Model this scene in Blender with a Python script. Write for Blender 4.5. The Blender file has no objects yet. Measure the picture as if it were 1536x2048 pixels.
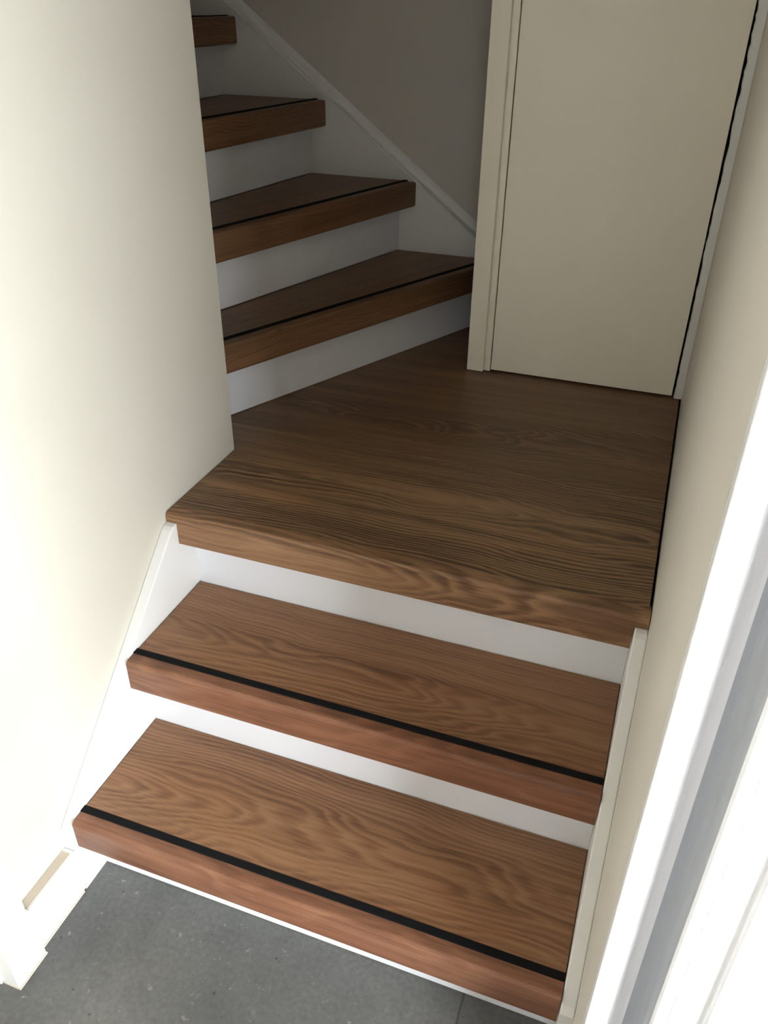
import bpy, bmesh, math, random
from mathutils import Vector, Matrix

# ------------------------------------------------------------------ camera, world, light, exposure
scene = bpy.context.scene
COL = scene.collection
cam_data = bpy.data.cameras.new('camera')
cam = bpy.data.objects.new('camera', cam_data)
COL.objects.link(cam)
cam.location = (0.7790, -0.6984, 1.3499)
cam.rotation_euler = (1.0039, -0.0104, 0.3488)
cam_data.sensor_fit = 'VERTICAL'
cam_data.sensor_height = 36.0
cam_data.lens = 1640.04 / 2048 * 36.0
cam_data.clip_start = 0.02
scene.camera = cam

world = bpy.data.worlds.new('world')
scene.world = world
world.use_nodes = True
wn = world.node_tree.nodes
wn['Background'].inputs['Color'].default_value = (0.90, 0.96, 1.0, 1)
wn['Background'].inputs['Strength'].default_value = 23.3

# sampling guide for the daylight that enters through the front door opening (gives off nothing itself)
pl = bpy.data.lights.new('front_door_portal', 'AREA')
pl.shape = 'RECTANGLE'
pl.size = 2.1
pl.size_y = 0.92
pl.cycles.is_portal = True
po = bpy.data.objects.new('front_door_portal', pl)
COL.objects.link(po)
po.location = (1.12, -0.68, 1.05)
po.rotation_euler = (0, math.radians(90), 0)

vs = scene.view_settings
vs.view_transform = 'Standard'
vs.look = 'None'
vs.exposure = 0.0
vs.gamma = 1.0
vs.use_curve_mapping = False

# ------------------------------------------------------------------ measures (metres)
H = 0.185            # rise
G = 0.2017           # going
OV = 0.0494          # nose overhang
T = 0.0641           # tread thickness
Z1 = 0.1716
Z2, Z3 = Z1 + H, Z1 + 2 * H
W = 0.8191           # between stringers
XL, XR = -0.0212, 0.8397   # side wall faces
YB = 1.543           # face of the far stringer
YD = 1.2135          # closet door face
HU = 0.1866          # rise of upper flight
YE = 0.6156          # end of left wall
CEIL = 2.75

# ------------------------------------------------------------------ materials
MATS = {}


def new_mat(name):
    m = bpy.data.materials.new(name)
    m.use_nodes = True
    MATS[name] = m
    nt = m.node_tree
    b = nt.nodes['Principled BSDF']
    return m, nt, b


def N(nt, kind, **kw):
    n = nt.nodes.new(kind)
    for k, v in kw.items():
        setattr(n, k, v)
    return n


def noise(nt, vec, scale, detail=2.0, rough=0.5, dist=0.0):
    n = N(nt, 'ShaderNodeTexNoise')
    nt.links.new(vec, n.inputs['Vector'])
    n.inputs['Scale'].default_value = scale
    n.inputs['Detail'].default_value = detail
    n.inputs['Roughness'].default_value = rough
    n.inputs['Distortion'].default_value = dist
    return n.outputs['Fac']


def mth(nt, op, a, b=None, c=None, clamp=False):
    n = N(nt, 'ShaderNodeMath', operation=op)
    n.use_clamp = clamp
    for i, v in enumerate((a, b, c)):
        if v is None:
            continue
        if isinstance(v, (int, float)):
            n.inputs[i].default_value = v
        else:
            nt.links.new(v, n.inputs[i])
    return n.outputs[0]


def vmul(nt, vec, s):
    n = N(nt, 'ShaderNodeVectorMath', operation='MULTIPLY')
    nt.links.new(vec, n.inputs[0])
    n.inputs[1].default_value = s
    return n.outputs[0]


def ramp(nt, fac, stops):
    n = N(nt, 'ShaderNodeValToRGB')
    nt.links.new(fac, n.inputs['Fac'])
    e = n.color_ramp.elements
    while len(e) < len(stops):
        e.new(0.5)
    for el, (p, c) in zip(e, stops):
        el.position = p
        el.color = (*c, 1)
    return n.outputs['Color']


def mixc(nt, fac, a, b, mode='MIX'):
    n = N(nt, 'ShaderNodeMix', data_type='RGBA', blend_type=mode)
    if isinstance(fac, (int, float)):
        n.inputs[0].default_value = fac
    else:
        nt.links.new(fac, n.inputs[0])
    for i, v in ((6, a), (7, b)):
        if isinstance(v, tuple):
            n.inputs[i].default_value = (*v, 1)
        else:
            nt.links.new(v, n.inputs[i])
    return n.outputs[2]


def bump(nt, bsdf, height, strength, dist=0.002):
    n = N(nt, 'ShaderNodeBump')
    n.inputs['Strength'].default_value = strength
    n.inputs['Distance'].default_value = dist
    nt.links.new(height, n.inputs['Height'])
    nt.links.new(n.outputs['Normal'], bsdf.inputs['Normal'])


def wood(name, light, mid, dark, ring=0.0065, ringw=0.5, seed=0.0, centre=0.11, pith=0.035, slope=0.07, wob=0.05, rough=0.42):
    m, nt, b = new_mat(name)
    tc = N(nt, 'ShaderNodeTexCoord')
    oi = N(nt, 'ShaderNodeObjectInfo')
    off = N(nt, 'ShaderNodeVectorMath', operation='MULTIPLY_ADD')
    cx = N(nt, 'ShaderNodeCombineXYZ')
    r = mth(nt, 'ADD', oi.outputs['Random'], seed)
    for i in range(3):
        nt.links.new(r, cx.inputs[i])
    nt.links.new(cx.outputs[0], off.inputs[0])
    off.inputs[1].default_value = (37.0, 11.3, 5.7)
    nt.links.new(tc.outputs['Object'], off.inputs[2])
    co = off.outputs[0]
    sep = N(nt, 'ShaderNodeSeparateXYZ')
    nt.links.new(tc.outputs['Object'], sep.inputs[0])
    # growth rings round a pith that runs slightly askew under the board: straight grain at the sides, cathedrals in the middle
    w1 = mth(nt, 'SUBTRACT', noise(nt, vmul(nt, co, (2.2, 1.5, 1.5)), 1.0, 2.0), 0.5)
    w2 = mth(nt, 'SUBTRACT', noise(nt, vmul(nt, co, (2.6, 6.0, 6.0)), 1.0, 2.0, 0.5, 0.2), 0.5)
    u = mth(nt, 'SUBTRACT', mth(nt, 'ADD', sep.outputs['Y'], sep.outputs['Z']), centre)
    u = mth(nt, 'ADD', u, mth(nt, 'MULTIPLY', w1, 0.11))
    v = mth(nt, 'ADD', mth(nt, 'MULTIPLY', sep.outputs['X'], slope), mth(nt, 'MULTIPLY', w2, wob * 2.0))
    v = mth(nt, 'ADD', v, pith)
    rad = mth(nt, 'SQRT', mth(nt, 'ADD', mth(nt, 'MULTIPLY', u, u), mth(nt, 'MULTIPLY', v, v)))
    ph = mth(nt, 'DIVIDE', rad, ring)
    jit = noise(nt, vmul(nt, co, (16.0, 120.0, 120.0)), 1.0, 2.0)
    ph = mth(nt, 'ADD', ph, mth(nt, 'MULTIPLY', jit, 0.7))
    ph = mth(nt, 'ADD', ph, mth(nt, 'MULTIPLY', noise(nt, vmul(nt, co, (0.6, 22.0, 22.0)), 1.0, 1.0), 3.5))
    saw = mth(nt, 'FRACT', ph)
    # late wood darkens slowly, then breaks off softly
    line = mth(nt, 'MULTIPLY', mth(nt, 'POWER', saw, 2.0), mth(nt, 'MULTIPLY', mth(nt, 'SUBTRACT', 1.0, saw), 6.75))
    # some rings strong, some faint; patches too
    strong = noise(nt, vmul(nt, co, (0.8, 40.0, 40.0)), 1.0, 1.0)
    patch = noise(nt, vmul(nt, co, (1.4, 7.0, 7.0)), 1.0, 2.0)
    patch = mth(nt, 'SUBTRACT', mth(nt, 'MULTIPLY', mth(nt, 'ADD', patch, mth(nt, 'MULTIPLY', strong, 0.6)), 3.2), 1.95, clamp=True)
    line = mth(nt, 'MULTIPLY', line, mth(nt, 'ADD', mth(nt, 'MULTIPLY', patch, 0.8), 0.2))
    # long fibres and pores
    fib = noise(nt, vmul(nt, co, (5.0, 260.0, 260.0)), 1.0, 3.0, 0.6)
    pore = noise(nt, vmul(nt, co, (28.0, 520.0, 520.0)), 1.0, 2.0, 0.6)
    pore = mth(nt, 'MULTIPLY', mth(nt, 'SUBTRACT', pore, 0.56, clamp=True), 3.0, clamp=True)
    tone = noise(nt, vmul(nt, co, (1.3, 26.0, 26.0)), 1.0, 4.0, 0.6, 0.2)
    f = mth(nt, 'MULTIPLY', line, ringw)
    f = mth(nt, 'ADD', f, mth(nt, 'MULTIPLY', mth(nt, 'SUBTRACT', fib, 0.5), 0.75))
    f = mth(nt, 'ADD', f, mth(nt, 'MULTIPLY', mth(nt, 'SUBTRACT', tone, 0.5), 1.1))
    f = mth(nt, 'ADD', f, mth(nt, 'MULTIPLY', pore, 0.35))
    f = mth(nt, 'ADD', f, 0.32, clamp=True)
    colr = ramp(nt, f, [(0.0, light), (0.45, mid), (1.0, dark)])
    # reddish and yellowish drifts along the board
    drift = noise(nt, vmul(nt, co, (2.0, 7.0, 7.0)), 1.7, 2.0)
    colr = mixc(nt, mth(nt, 'MULTIPLY', mth(nt, 'SUBTRACT', drift, 0.45, clamp=True), 1.6, clamp=True), colr,
                (1.0, 0.86, 0.78), 'MULTIPLY')
    # a few small knots
    vor = N(nt, 'ShaderNodeTexVoronoi')
    nt.links.new(vmul(nt, co, (4.0, 9.0, 9.0)), vor.inputs['Vector'])
    vor.inputs['Scale'].default_value = 1.0
    kn = mth(nt, 'MULTIPLY', mth(nt, 'SUBTRACT', 0.07, vor.outputs['Distance'], clamp=True), 11.0, clamp=True)
    colr = mixc(nt, mth(nt, 'MULTIPLY', kn, 0.55), colr, tuple(c * 0.45 for c in dark))
    nt.links.new(colr, b.inputs['Base Color'])
    b.inputs['Roughness'].default_value = rough
    b.inputs['Specular IOR Level'].default_value = 0.35
    bump(nt, b, mth(nt, 'ADD', fib, mth(nt, 'MULTIPLY', pore, -0.8)), 0.12, 0.0006)
    return m


wood('oak_lower', (0.355, 0.195, 0.102), (0.260, 0.132, 0.066), (0.110, 0.052, 0.027), ringw=0.38, ring=0.0065, wob=0.035)
wood('oak_lower_nosing', (0.310, 0.150, 0.086), (0.215, 0.095, 0.052), (0.075, 0.034, 0.021), ringw=0.35, ring=0.012, centre=-0.01)
wood('oak_landing', (0.370, 0.225, 0.118), (0.245, 0.140, 0.070), (0.068, 0.038, 0.020), ringw=0.68, ring=0.0075, centre=0.20, pith=0.02, slope=0.05, wob=0.04)
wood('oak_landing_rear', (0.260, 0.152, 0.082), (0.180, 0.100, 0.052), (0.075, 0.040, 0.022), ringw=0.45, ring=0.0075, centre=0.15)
wood('oak_landing_nosing', (0.370, 0.215, 0.118), (0.265, 0.146, 0.075), (0.110, 0.056, 0.029), ringw=0.50, ring=0.009, centre=-0.02)
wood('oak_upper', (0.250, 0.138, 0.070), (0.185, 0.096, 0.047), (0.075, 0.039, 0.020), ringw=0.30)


def paint(name, colr, rough=0.45, tex=0.04, tscale=180.0, mottled=0.02, spec=0.4):
    m, nt, b = new_mat(name)
    tc = N(nt, 'ShaderNodeTexCoord')
    n1 = noise(nt, tc.outputs['Object'], 3.0, 3.0)
    c = ramp(nt, n1, [(0.3, tuple(max(0, x - mottled) for x in colr)), (0.7, tuple(min(1, x + mottled) for x in colr))])
    nt.links.new(c, b.inputs['Base Color'])
    b.inputs['Roughness'].default_value = rough
    b.inputs['Specular IOR Level'].default_value = spec
    if tex > 0.045:
        bump(nt, b, noise(nt, tc.outputs['Object'], tscale, 2.0, 0.6), tex, 0.001)
    return m


paint('plaster_right', (0.690, 0.650, 0.578), 0.6, 0.08, 120.0)
paint('cream_wall', (0.605, 0.568, 0.485), 0.65, 0.10, 120.0)
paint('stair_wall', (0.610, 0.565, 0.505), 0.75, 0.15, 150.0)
paint('white_gloss', (0.780, 0.770, 0.745), 0.35, 0.03, 60.0, 0.01)
paint('riser_white', (0.830, 0.840, 0.870), 0.40, 0.02, 90.0, 0.008)
paint('door_cream', (0.870, 0.815, 0.695), 0.42, 0.04, 220.0, 0.015)
paint('frame_white', (0.900, 0.905, 0.915), 0.30, 0.02, 80.0, 0.005)
paint('hall_wall', (0.78, 0.75, 0.68), 0.7)
paint('blocker_dark', (0.09, 0.06, 0.05), 0.9, 0.4, 40.0)  # dark colour of the added light blockers outside the door
paint('ceiling_white', (0.820, 0.810, 0.780), 0.8, 0.05)
paint('cove_shade_grey', (0.42, 0.44, 0.48), 0.35, 0.02, 80.0, 0.005)  # grey that stands in for shade in the door frame hollow
paint('raw_edge', (0.560, 0.490, 0.400), 0.8, 0.4, 200.0, 0.10)
paint('dark_gap', (0.030, 0.024, 0.018), 0.9, 0.3, 300.0, 0.015)
paint('grout', (0.190, 0.190, 0.185), 0.9, 0.5, 400.0)
paint('exterior_stone', (0.480, 0.460, 0.430), 0.8, 0.3, 60.0, 0.04)


def rubber():
    m, nt, b = new_mat('black_rubber')
    tc = N(nt, 'ShaderNodeTexCoord')
    n1 = noise(nt, tc.outputs['Object'], 900.0, 2.0)
    nt.links.new(ramp(nt, n1, [(0.3, (0.004, 0.004, 0.0045)), (0.75, (0.010, 0.010, 0.011))]), b.inputs['Base Color'])
    b.inputs['Roughness'].default_value = 0.85
    b.inputs['Specular IOR Level'].default_value = 0.15
    bump(nt, b, n1, 0.5, 0.0008)


rubber()


def stone_tile():
    m, nt, b = new_mat('stone_tile')
    tc = N(nt, 'ShaderNodeTexCoord')
    co = tc.outputs['Object']
    cloud = noise(nt, co, 5.0, 5.0, 0.6, 0.3)
    c = ramp(nt, cloud, [(0.25, (0.085, 0.085, 0.082)), (0.55, (0.125, 0.124, 0.117)), (0.8, (0.165, 0.160, 0.148))])
    fine = noise(nt, co, 120.0, 4.0, 0.65)
    c = mixc(nt, 0.55, c, ramp(nt, fine, [(0.3, (0.35, 0.35, 0.35)), (0.7, (0.66, 0.66, 0.65))]), 'OVERLAY')
    # pale flecks of different size
    sp = noise(nt, co, 62.0, 2.0, 0.6, 0.3)
    sp = mth(nt, 'MULTIPLY', mth(nt, 'SUBTRACT', sp, 0.665, clamp=True), 9.0, clamp=True)
    c = mixc(nt, sp, c, (0.26, 0.255, 0.235))
    sp2 = noise(nt, co, 26.0, 3.0, 0.65, 0.4)
    sp2 = mth(nt, 'MULTIPLY', mth(nt, 'SUBTRACT', sp2, 0.66, clamp=True), 6.0, clamp=True)
    c = mixc(nt, mth(nt, 'MULTIPLY', sp2, 0.6), c, (0.24, 0.235, 0.225))
    dk = noise(nt, vmul(nt, co, (1.0, 1.0, 1.0)), 85.0, 1.0)
    dk = mth(nt, 'MULTIPLY', mth(nt, 'SUBTRACT', 0.27, dk, clamp=True), 10.0, clamp=True)
    c = mixc(nt, dk, c, (0.035, 0.034, 0.032))
    nt.links.new(c, b.inputs['Base Color'])
    b.inputs['Roughness'].default_value = 0.55
    b.inputs['Specular IOR Level'].default_value = 0.4
    bump(nt, b, fine, 0.15, 0.001)


stone_tile()

# ------------------------------------------------------------------ mesh helpers


def link(name, bm, mat, parent=None, matrix=None, smooth=False):
    bmesh.ops.recalc_face_normals(bm, faces=bm.faces)
    me = bpy.data.meshes.new(name)
    if matrix is not None:
        bm.transform(matrix.inverted())
    bm.to_mesh(me)
    bm.free()
    me.materials.append(MATS[mat])
    o = bpy.data.objects.new(name, me)
    COL.objects.link(o)
    if smooth:
        for p in me.polygons:
            p.use_smooth = True
    if matrix is not None:
        o.matrix_world = matrix
    if parent is not None:
        o.parent = parent
        o.matrix_parent_inverse = parent_world(parent).inverted()
    return o


def parent_world(o):
    m = o.matrix_basis.copy()
    while o.parent is not None:
        m = o.parent.matrix_basis @ o.matrix_parent_inverse @ m if False else (parent_world(o.parent) @ o.matrix_parent_inverse @ m)
        break
    return m


def at(x, y, z, ang=0.0):
    return Matrix.Translation((x, y, z)) @ Matrix.Rotation(ang, 4, 'Z')


def add_box(bm, x0, x1, y0, y1, z0, z1):
    v = [bm.verts.new(p) for p in ((x0, y0, z0), (x1, y0, z0), (x1, y1, z0), (x0, y1, z0),
                                   (x0, y0, z1), (x1, y0, z1), (x1, y1, z1), (x0, y1, z1))]
    for f in ((0, 3, 2, 1), (4, 5, 6, 7), (0, 1, 5, 4), (1, 2, 6, 5), (2, 3, 7, 6), (3, 0, 4, 7)):
        bm.faces.new([v[i] for i in f])


def boxes(*bs):
    bm = bmesh.new()
    for b in bs:
        add_box(bm, *b)
    return bm


def bevel(bm, r, seg=2, test=None):
    ed = [e for e in bm.edges if test is None or test(e)]
    bmesh.ops.bevel(bm, geom=ed, offset=r, segments=seg, affect='EDGES', profile=0.5, clamp_overlap=True)
    return bm


def prism(poly, a0, a1, axis='Z'):
    """extrude a polygon: axis Z takes (x, y), axis X takes (y, z), axis Y takes (x, z)"""
    bm = bmesh.new()

    def P(p, a):
        if axis == 'Z':
            return (p[0], p[1], a)
        if axis == 'X':
            return (a, p[0], p[1])
        return (p[0], a, p[1])
    lo = [bm.verts.new(P(p, a0)) for p in poly]
    hi = [bm.verts.new(P(p, a1)) for p in poly]
    n = len(poly)
    bm.faces.new(lo[::-1])
    bm.faces.new(hi)
    for i in range(n):
        bm.faces.new([lo[i], lo[(i + 1) % n], hi[(i + 1) % n], hi[i]])
    bmesh.ops.recalc_face_normals(bm, faces=bm.faces)
    return bm


def tag(o, label, cat, kind=None, group=None):
    o['label'] = label
    o['category'] = cat
    if kind:
        o['kind'] = kind
    if group:
        o['group'] = group
    return o


def empty(name, loc):
    o = bpy.data.objects.new(name, None)
    COL.objects.link(o)
    o.location = loc
    o.empty_display_size = 0.1
    return o


# ------------------------------------------------------------------ the room
floor = link('floor', boxes((-1.90, 1.09, -1.80, 1.665, -0.08, -0.012), (-0.12, 1.09, -1.7, 0.06, -0.012, -0.003)), 'grout')
tag(floor, 'dark grey stone tile floor at the foot of the stairs', 'floor', 'structure')
TS, TJ = 0.90, 0.003
for ix in (-1, 0):
    for iy in (-2, -1):
        x0, x1 = 0.6745 + ix * TS + TJ, 0.6745 + (ix + 1) * TS
        y0, y1 = 0.012 + iy * TS + TJ, 0.012 + (iy + 1) * TS
        x0, x1, y0 = max(x0, -0.118), min(x1, 1.09), max(y0, -1.7)
        bm = bevel(boxes((x0, x1, y0, y1, -0.012, 0.0)), 0.0008, 1)
        link('tile', bm, 'stone_tile', floor, at(x0, y0, 0))

ww = link('wall_left', boxes((XL - 0.10, XL, -0.215, YE, 0, CEIL), (XL - 0.10, XL, -1.10, -0.215, 2.06, CEIL),
                             (XL - 0.10, XL, -1.70, -1.10, 0, CEIL)), 'cream_wall')
tag(ww, 'cream painted wall along the left of the lower stairs', 'wall', 'structure')
wi = link('wall_inner', boxes((-1.80, XL - 0.10, YE - 0.10, YE, 0, CEIL)), 'stair_wall')
tag(wi, 'painted wall on the inner side of the upper flight', 'wall', 'structure')
wr = link('wall_right', boxes((XR, 1.10, -0.16, 1.665, 0, CEIL), (XR, 1.10, -1.18, -0.16, 2.12, CEIL),
                              (XR, 1.10, -1.80, -1.18, 0, CEIL)), 'plaster_right')
tag(wr, 'pale cream wall along the right of the lower stairs', 'wall', 'structure')
wb = link('wall_back', boxes((-1.80, XR, 1.567, 1.665, 0, CEIL)), 'stair_wall')
tag(wb, 'grey shaded wall above the sloping stringer of the upper flight', 'wall', 'structure')
wf = link('wall_front', boxes((XL - 0.10, XR, -1.80, -1.70, 0, CEIL)), 'hall_wall')
tag(wf, 'cream wall of the hall behind the viewer', 'wall', 'structure')
wu = link('wall_upper', boxes((-1.90, -1.80, YE - 0.10, 1.665, 0, CEIL)), 'stair_wall')
tag(wu, 'wall closing the top of the stairwell', 'wall', 'structure')
ce = link('ceiling', boxes((-1.90, 1.10, -1.80, 1.665, CEIL, CEIL + 0.08)), 'ceiling_white')
tag(ce, 'white ceiling over the hall and stairs', 'ceiling', 'structure')
ex = link('exterior_paving', boxes((1.10, 7.0, -5.0, 3.5, -0.16, -0.10)), 'exterior_stone')
tag(ex, 'pale stone paving outside the front door', 'paving', 'structure')

pc = link('unseen_side_blocker', boxes((1.10, 1.9, -1.75, -1.45, -0.10, 2.75)), 'blocker_dark')  # added panel out of view, cuts sky light from the side
tag(pc, 'unseen dark side panel added outside the front door to block sky light', 'wall', 'structure')
ng = link('unseen_front_blocker', boxes((4.0, 4.3, -1.0, 5.0, -0.10, 3.2)), 'blocker_dark')  # added panel out of view, holds back sky light from straight ahead
tag(ng, 'unseen dark panel added across from the front door to block sky light', 'wall', 'structure')
pr_ = link('unseen_top_blocker', boxes((1.10, 2.6, -1.75, 1.0, 2.30, 2.45)), 'blocker_dark')  # added slab out of view, cuts off the high sky
tag(pr_, 'unseen flat slab added above the front door to block sky light', 'roof', 'structure')

# ------------------------------------------------------------------ lower flight


def tread_rect(parent, y_front, y_back, ztop, matb, matn):
    """board, nosing in front of the black strip, strip; straight tread between the stringers"""
    ys0, ys1 = y_front + 0.0245, y_front + 0.0375
    g = 0.0012
    m = at(0, y_front, ztop)
    board = link('tread', bevel(boxes((g, W - g, ys1, y_back - 0.0004, ztop - T, ztop)), 0.0012, 1), matb, parent, m)
    bm = boxes((g, W - g, y_front, ys0, ztop - T, ztop))
    bevel(bm, 0.0075, 4, lambda e: all(abs(v.co.y - y_front) < 1e-5 and abs(v.co.z - ztop) < 1e-5 for v in e.verts))
    bevel(bm, 0.0030, 2, lambda e: all(abs(v.co.y - y_front) < 1e-5 and v.co.z < ztop - T + 1e-5 for v in e.verts))
    link('nosing', bm, matn, board, m)
    bm = bevel(boxes((g - 0.0015, W - g, ys0, ys1, ztop - 0.006, ztop + 0.0016)), 0.0009, 2)
    link('anti_slip_strip', bm, 'black_rubber', board, m)['label'] = 'black rubber anti-slip strip'
    return board


lower = empty('stair_flight', (0.41, 0, 0))
tag(lower, 'lower oak stair flight with two straight treads and white risers', 'stairs')
tread_rect(lower, -OV, G, Z1, 'oak_lower', 'oak_lower_nosing')
tread_rect(lower, G - OV, 2 * G, Z2, 'oak_lower', 'oak_lower_nosing')
for i, (y, z0, z1) in enumerate(((0, 0, Z1 - T), (G, Z1 - 0.02, Z2 - T), (2 * G, Z2 - 0.02, Z3 - T))):
    link('riser', bevel(boxes((0.0, W, y, y + 0.016, z0 + 0.001, z1)), 0.0006, 1), 'riser_white', lower, at(0, y, z0))
SL = 0.905


def stringer(x0, x1, name):
    zt = 0.5205
    y1 = 0.344
    yf = -0.058
    zf = zt - 0.010 - (y1 - 0.010 - yf) * SL
    poly = [(yf, 0.0), (yf, zf - 0.006), (yf + 0.008, zf + 0.004)]
    poly += [(y1 - 0.016, zt - 0.0135), (y1 - 0.007, zt - 0.0055), (y1 + 0.001, zt - 0.0015), (y1 + 0.011, zt), (0.418, zt), (0.418, 0.0)]
    bm = prism(poly, x0, x1, 'X')
    bevel(bm, 0.0022, 2, lambda e: abs(e.verts[0].co.x - e.verts[1].co.x) < 1e-6 and min(v.co.z for v in e.verts) > 0.1
          and min(v.co.y for v in e.verts) < 0.41)
    return link(name, bm, 'white_gloss', lower, at(x0, 0, 0))


stringer(XL, 0.0, 'stringer')
stringer(W, XR, 'stringer')

# ------------------------------------------------------------------ landing
YN = 2 * G - OV
YSEAM = 0.726


def rx(k, y):
    """x of the riser line under tread k of the winding flight at depth y"""
    xb, s = {4: (0.2616, 0.465), 5: (0.0150, 0.318), 6: (-0.2450, 0.155), 7: (-0.4970, 0.050), 8: (-0.7450, 0.0), 9: (-0.985, 0.0)}[k]
    return xb + s * (y - YB)


landing = empty('stair_landing', (0.41, 0.8, Z2))
tag(landing, 'dark oak landing between the two stair flights, in front of the closet door', 'landing')
g = 0.0018
RG = XR - 0.0045
m = at(0, YN, Z3)
# front board with its thick nose between the stringers
yn = YN + 0.028
poly = [(XL + g, yn), (RG, yn), (RG, YSEAM), (rx(4, YSEAM) - 0.015, YSEAM), (rx(4, YE + g) - 0.015, YE + g), (XL + g, YE + g)]
bm = bevel(prism(poly, Z3 - 0.020, Z3), 0.0008, 1)
link('board', bm, 'oak_landing', landing, m)
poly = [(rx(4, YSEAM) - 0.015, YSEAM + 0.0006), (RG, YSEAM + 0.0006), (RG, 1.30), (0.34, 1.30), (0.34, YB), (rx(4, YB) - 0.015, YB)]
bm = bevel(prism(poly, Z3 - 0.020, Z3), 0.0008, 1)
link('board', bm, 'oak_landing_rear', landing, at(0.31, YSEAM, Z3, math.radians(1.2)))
# nosing: wide thin top, deep front between the stringers
bm = prism([(XL + g, Z3), (XL + g, 0.5215), (0.0012, 0.5215), (0.0012, Z3 - T), (W - 0.0012, Z3 - T), (W - 0.0012, 0.5215), (RG + 0.003, 0.5215),
            (RG + 0.003, Z3)], YN, yn, 'Y')
bevel(bm, 0.0075, 4, lambda e: all(abs(v.co.y - YN) < 1e-5 and abs(v.co.z - Z3) < 1e-5 for v in e.verts))
link('nosing', bm, 'oak_landing_nosing', landing, m)
link('subfloor', boxes((XL + 0.004, XR, 0.42, 1.30, Z3 - 0.05, Z3 - 0.0205)), 'dark_gap', landing)

# ------------------------------------------------------------------ winding upper flight
upper = empty('stair_flight', (-0.2, 1.1, Z3))
tag(upper, 'upper winding oak flight turning left behind the cream wall', 'stairs')


def zk(k):
    return Z3 + (k - 3) * HU


def off_line(k, d, y):
    """riser line of tread k moved d towards the lower side (perpendicular)"""
    s = {4: 0.465, 5: 0.318, 6: 0.155, 7: 0.050, 8: 0.0, 9: 0.0}[k]
    return rx(k, y) + d * math.sqrt(1 + s * s)


for k in (4, 5, 6, 7, 8):
    zt = zk(k)
    ya, yb = YE + 0.004, YB - 0.0015
    yn_b = YB - 0.007
    s = {4: 0.465, 5: 0.318, 6: 0.155, 7: 0.050, 8: 0.0}[k]
    ang = math.atan2(1.0, s)
    mtx = at(off_line(k, 0.05, ya), ya, zt, ang)
    d0, d1, d2 = 0.050, 0.0255, 0.0135
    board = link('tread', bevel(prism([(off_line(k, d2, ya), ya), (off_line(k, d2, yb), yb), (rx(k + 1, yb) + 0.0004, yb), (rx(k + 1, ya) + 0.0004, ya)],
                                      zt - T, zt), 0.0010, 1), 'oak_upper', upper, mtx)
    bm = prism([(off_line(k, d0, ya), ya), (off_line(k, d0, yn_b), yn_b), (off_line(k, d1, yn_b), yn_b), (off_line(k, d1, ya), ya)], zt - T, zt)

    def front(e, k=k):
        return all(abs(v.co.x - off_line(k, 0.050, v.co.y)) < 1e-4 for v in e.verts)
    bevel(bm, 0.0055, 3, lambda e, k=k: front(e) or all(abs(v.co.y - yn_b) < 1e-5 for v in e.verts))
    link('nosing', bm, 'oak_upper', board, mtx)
    bm = bevel(prism([(off_line(k, d1, ya), ya), (off_line(k, d1, yb - 0.004), yb - 0.004), (off_line(k, d2, yb - 0.004), yb - 0.004),
                      (off_line(k, d2, ya), ya)], zt - 0.006, zt + 0.0022), 0.0010, 2)
    link('anti_slip_strip', bm, 'black_rubber', board, mtx)['label'] = 'black rubber anti-slip strip'
for k in (4, 5, 6, 7, 8, 9):
    z0 = zk(k - 1) + 0.0015
    ya, yb = YE + 0.004, YB - 0.0006
    th = 0.016
    bm = prism([(rx(k, ya), ya), (rx(k, yb), yb), (rx(k, yb) - th, yb), (rx(k, ya) - th, ya)], z0, zk(k) - T)
    link('riser', bm, 'riser_white', upper, at(rx(k, ya), ya, z0))


# far stringer board under its sloping moulding
def zs(x):
    return 1.323 - 0.752 * (x + 0.49)


xa, xb = -1.75, 0.33
st = link('stringer', prism([(xb, Z3 + 0.001), (xb, zs(xb)), (xa, zs(xa)), (xa, zs(xa) - 0.55), (-0.3, Z3 + 0.001)], YB, 1.5665, 'Y'), 'white_gloss', upper, at(xb, YB, Z3))
prof = [(0.0, 0.0), (-0.0030, 0.0010), (-0.0036, 0.0035), (-0.0010, 0.0062), (0.0040, 0.0066), (0.0120, 0.0072), (0.0150, 0.0105), (0.0185, 0.0200), (0.0235, 0.0290), (0.0235, 0.0)]
bm = bmesh.new()
rings = []
for x in (xa, xb):
    rings.append([bm.verts.new((x, YB + a, zs(x) + b * 1.25)) for a, b in prof])
n = len(prof)
for i in range(n):
    bm.faces.new([rings[0][i], rings[0][(i + 1) % n], rings[1][(i + 1) % n], rings[1][i]])
bm.faces.new(rings[0][::-1])
bm.faces.new(rings[1])
link('moulding', bm, 'white_gloss', st, at(xb, YB, Z3))

# ------------------------------------------------------------------ closet door on the landing
d1 = empty('door_1', (0.6, YD, Z3))
tag(d1, 'flush cream closet door with its frame at the back of the landing', 'door', 'structure')
DT = 2.56
zb = Z3 + 0.0008
link('leaf', bevel(boxes((0.3785, 0.8165, YD + 0.0005, YD + 0.040, Z3 + 0.0050, DT)), 0.0012, 2), 'door_cream', d1, at(0.38, YD, Z3))
link('jamb', bevel(boxes((0.3600, 0.3760, 1.2135, 1.290, zb, DT + 0.02)), 0.0010, 2), 'door_cream', d1, at(0.36, YD, Z3))
link('casing', bevel(boxes((0.3190, 0.3605, 1.2020, 1.300, zb, DT + 0.02)), 0.0016, 2), 'door_cream', d1, at(0.32, YD, Z3))
link('casing', bevel(boxes((0.3190, XR, 1.2020, 1.300, DT + 0.02, DT + 0.08)), 0.0016, 2), 'door_cream', d1, at(0.32, YD, DT))
link('backing', boxes((0.3760, XR, 1.256, 1.300, Z3 + 0.001, DT + 0.02)), 'dark_gap', d1)
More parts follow.
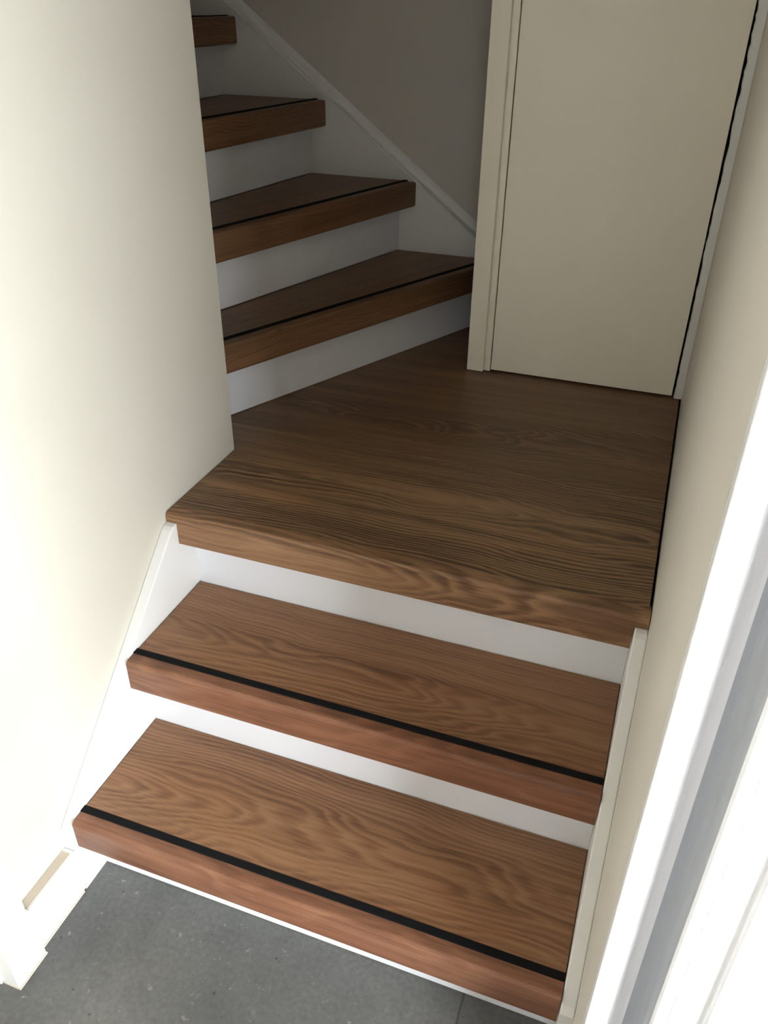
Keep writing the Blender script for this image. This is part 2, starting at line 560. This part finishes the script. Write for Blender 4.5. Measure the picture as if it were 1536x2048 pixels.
# frame strip on the hinge side: old filler has left its edge ragged
random.seed(5)
bm = bmesh.new()
cols = []
nz = 260
e1 = 0.0
for i in range(nz + 1):
    z = zb + (DT + 0.018 - zb) * i / nz
    e1 = 0.7 * e1 + random.uniform(-0.0011, 0.0011)
    w = 0.0003 * math.sin(z * 4.0) + e1 + random.uniform(-0.0006, 0.0006)
    xl = 0.8212 + w + 0.0012 * max(0, min(1, (z - 0.9) / 0.8))
    if i < 2:
        xl -= 0.0012
    yf = YD - 0.0020
    cols.append([bm.verts.new(p) for p in ((xl + random.uniform(0, 0.0006), 1.255, z), (xl, yf + 0.0035 + random.uniform(-0.001, 0.001), z),
                                           (xl + 0.0022 + random.uniform(-0.0004, 0.0006), yf, z), (XR - 0.0005, yf + 0.0005, z), (XR - 0.0005, 1.255, z))])
for i in range(nz):
    for j in range(4):
        bm.faces.new([cols[i][j], cols[i][j + 1], cols[i + 1][j + 1], cols[i + 1][j]])
bm.faces.new(cols[0])
bm.faces.new(cols[-1][::-1])
link('hinge_strip', bm, 'white_gloss', d1, at(XR, YD, Z3))['label'] = 'narrow white frame strip with a ragged filler edge'
# partition above and behind the frame
wp = link('wall_partition', boxes((0.3215, XR, 1.215, 1.300, DT + 0.08, CEIL)), 'cream_wall')
tag(wp, 'wall above the closet door frame', 'wall', 'structure')

# ------------------------------------------------------------------ left: skirting and interior door frame
bs = empty('baseboard_left', (XL, -0.11, 0))
tag(bs, 'short white baseboard between stair stringer and door frame on the left', 'baseboard', 'structure')
bm = bevel(boxes((XL, 0.0005, -0.1765, -0.0585, 0.004, 0.108)), 0.0018, 2)
link('board', bm, 'white_gloss', bs)
link('worn_top', bevel(boxes((XL + 0.0004, -0.004, -0.1745, -0.0655, 0.1078, 0.1086)), 0.0003, 1), 'raw_edge', bs)['label'] = 'worn unpainted top edge'
bm = boxes((XL, 0.0012, -0.1765, -0.0640, 0.0, 0.004))
link('seal_or_shade', bm, 'raw_edge', bs)

d2 = empty('door_2', (XL, -0.66, 0))
tag(d2, 'white interior door with casing and plinth block, at the lower left edge', 'door', 'structure')
for s in (0, 1):
    def fy(y, s=s):
        return y if s == 0 else -1.31 - y
    a = sorted((fy(-0.2400), fy(-0.1768)))
    link('plinth_block', bevel(boxes((XL, 0.0110, a[0], a[1], 0.003, 0.120)), 0.0020, 2), 'white_gloss', d2)
    link('seal_or_shade', boxes((XL, 0.0122, a[0] - 0.0006, a[1] + 0.0006, 0.0, 0.0035)), 'raw_edge', d2)
    link('casing', bevel(boxes((XL, 0.0010, a[0] + 0.002, a[1], 0.1205, 2.10)), 0.0030, 3), 'white_gloss', d2)
    b = sorted((fy(-0.2440), fy(-0.2155)))
    link('jamb', bevel(boxes((-0.1212, XL - 0.001, b[0], b[1], 0.0, 2.06)), 0.0015, 2), 'white_gloss', d2)
link('casing', bevel(boxes((XL, 0.0010, -1.1332, -0.1768, 2.1005, 2.165)), 0.0030, 3), 'white_gloss', d2)
link('leaf', bevel(boxes((-0.100, -0.060, -1.064, -0.246, 0.006, 2.055)), 0.0015, 2), 'door_cream', d2)
bm = bmesh.new()
bmesh.ops.create_cone(bm, cap_ends=True, segments=20, radius1=0.009, radius2=0.009, depth=0.05,
                      matrix=Matrix.Translation((-0.036, -1.00, 1.05)) @ Matrix.Rotation(math.pi / 2, 4, 'Y'))
add_box(bm, -0.020, -0.008, -1.008, -0.89, 1.042, 1.058)
link('handle', bm, 'black_rubber', d2)

# ------------------------------------------------------------------ right: front door frame seen in its open doorway
d3 = empty('door_3', (0.97, -0.66, 0))
tag(d3, 'white profiled frame of the bright open front doorway at right', 'door', 'structure')


COVE = [(0.8762 + 0.0163 * math.cos(math.radians(150 - 150 * i / 14)), -0.1905 + 0.0163 * math.sin(math.radians(150 - 150 * i / 14))) for i in range(15)]
OUT = [(0.8965, -0.2160), (0.9070, -0.2165), (0.9074, -0.2140), (0.9086, -0.2140), (0.9090, -0.2165),
       (0.9345, -0.2170), (0.9360, -0.2180), (0.9370, -0.2225), (0.9385, -0.2240), (1.0900, -0.2240), (1.0900, -0.1601)]
for s in (0, 1):
    def pr(pts, s=s):
        return [(x, y if s == 0 else -1.34 - y) for x, y in pts]
    bm = prism(pr([(XR + 0.0002, -0.1601), (XR + 0.0002, -0.1790), (0.8407, -0.1800), (0.8620, -0.1824), (0.8620, -0.1601)]), 0.0, 2.12)
    link('lining', bm, 'frame_white', d3, at(0.86, -0.18, 0))
    bm = prism(pr([(0.8621, -0.1601)] + COVE[:7] + [(COVE[6][0], -0.1601)]), 0.0, 2.12)
    link('hollow', bm, 'frame_white', d3, at(0.86, -0.18, 0))
    bm = prism(pr([(COVE[6][0] + 0.0001, -0.1601)] + COVE[6:] + [(0.8925, -0.2110), (0.8940, -0.2125), (0.8940, -0.1601)]), 0.0, 2.12)  # inward half of the hollow, coloured grey to paint in its shade
    link('seal_or_shade', bm, 'cove_shade_grey', d3, at(0.86, -0.18, 0))['label'] = 'grey half of the frame hollow, shade painted in'
    bm = prism(pr([(0.8941, -0.1601), (0.8941, -0.2140)] + OUT), 0.0, 2.12)
    link('jamb', bm, 'frame_white', d3, at(0.86, -0.18, 0))
link('head', bevel(boxes((0.868, 1.09, -1.116, -0.224, 2.08, 2.12)), 0.002, 2), 'frame_white', d3)
link('threshold', bevel(boxes((1.0905, 1.15, -1.16, -0.18, -0.10, 0.012)), 0.004, 2), 'exterior_stone', d3)
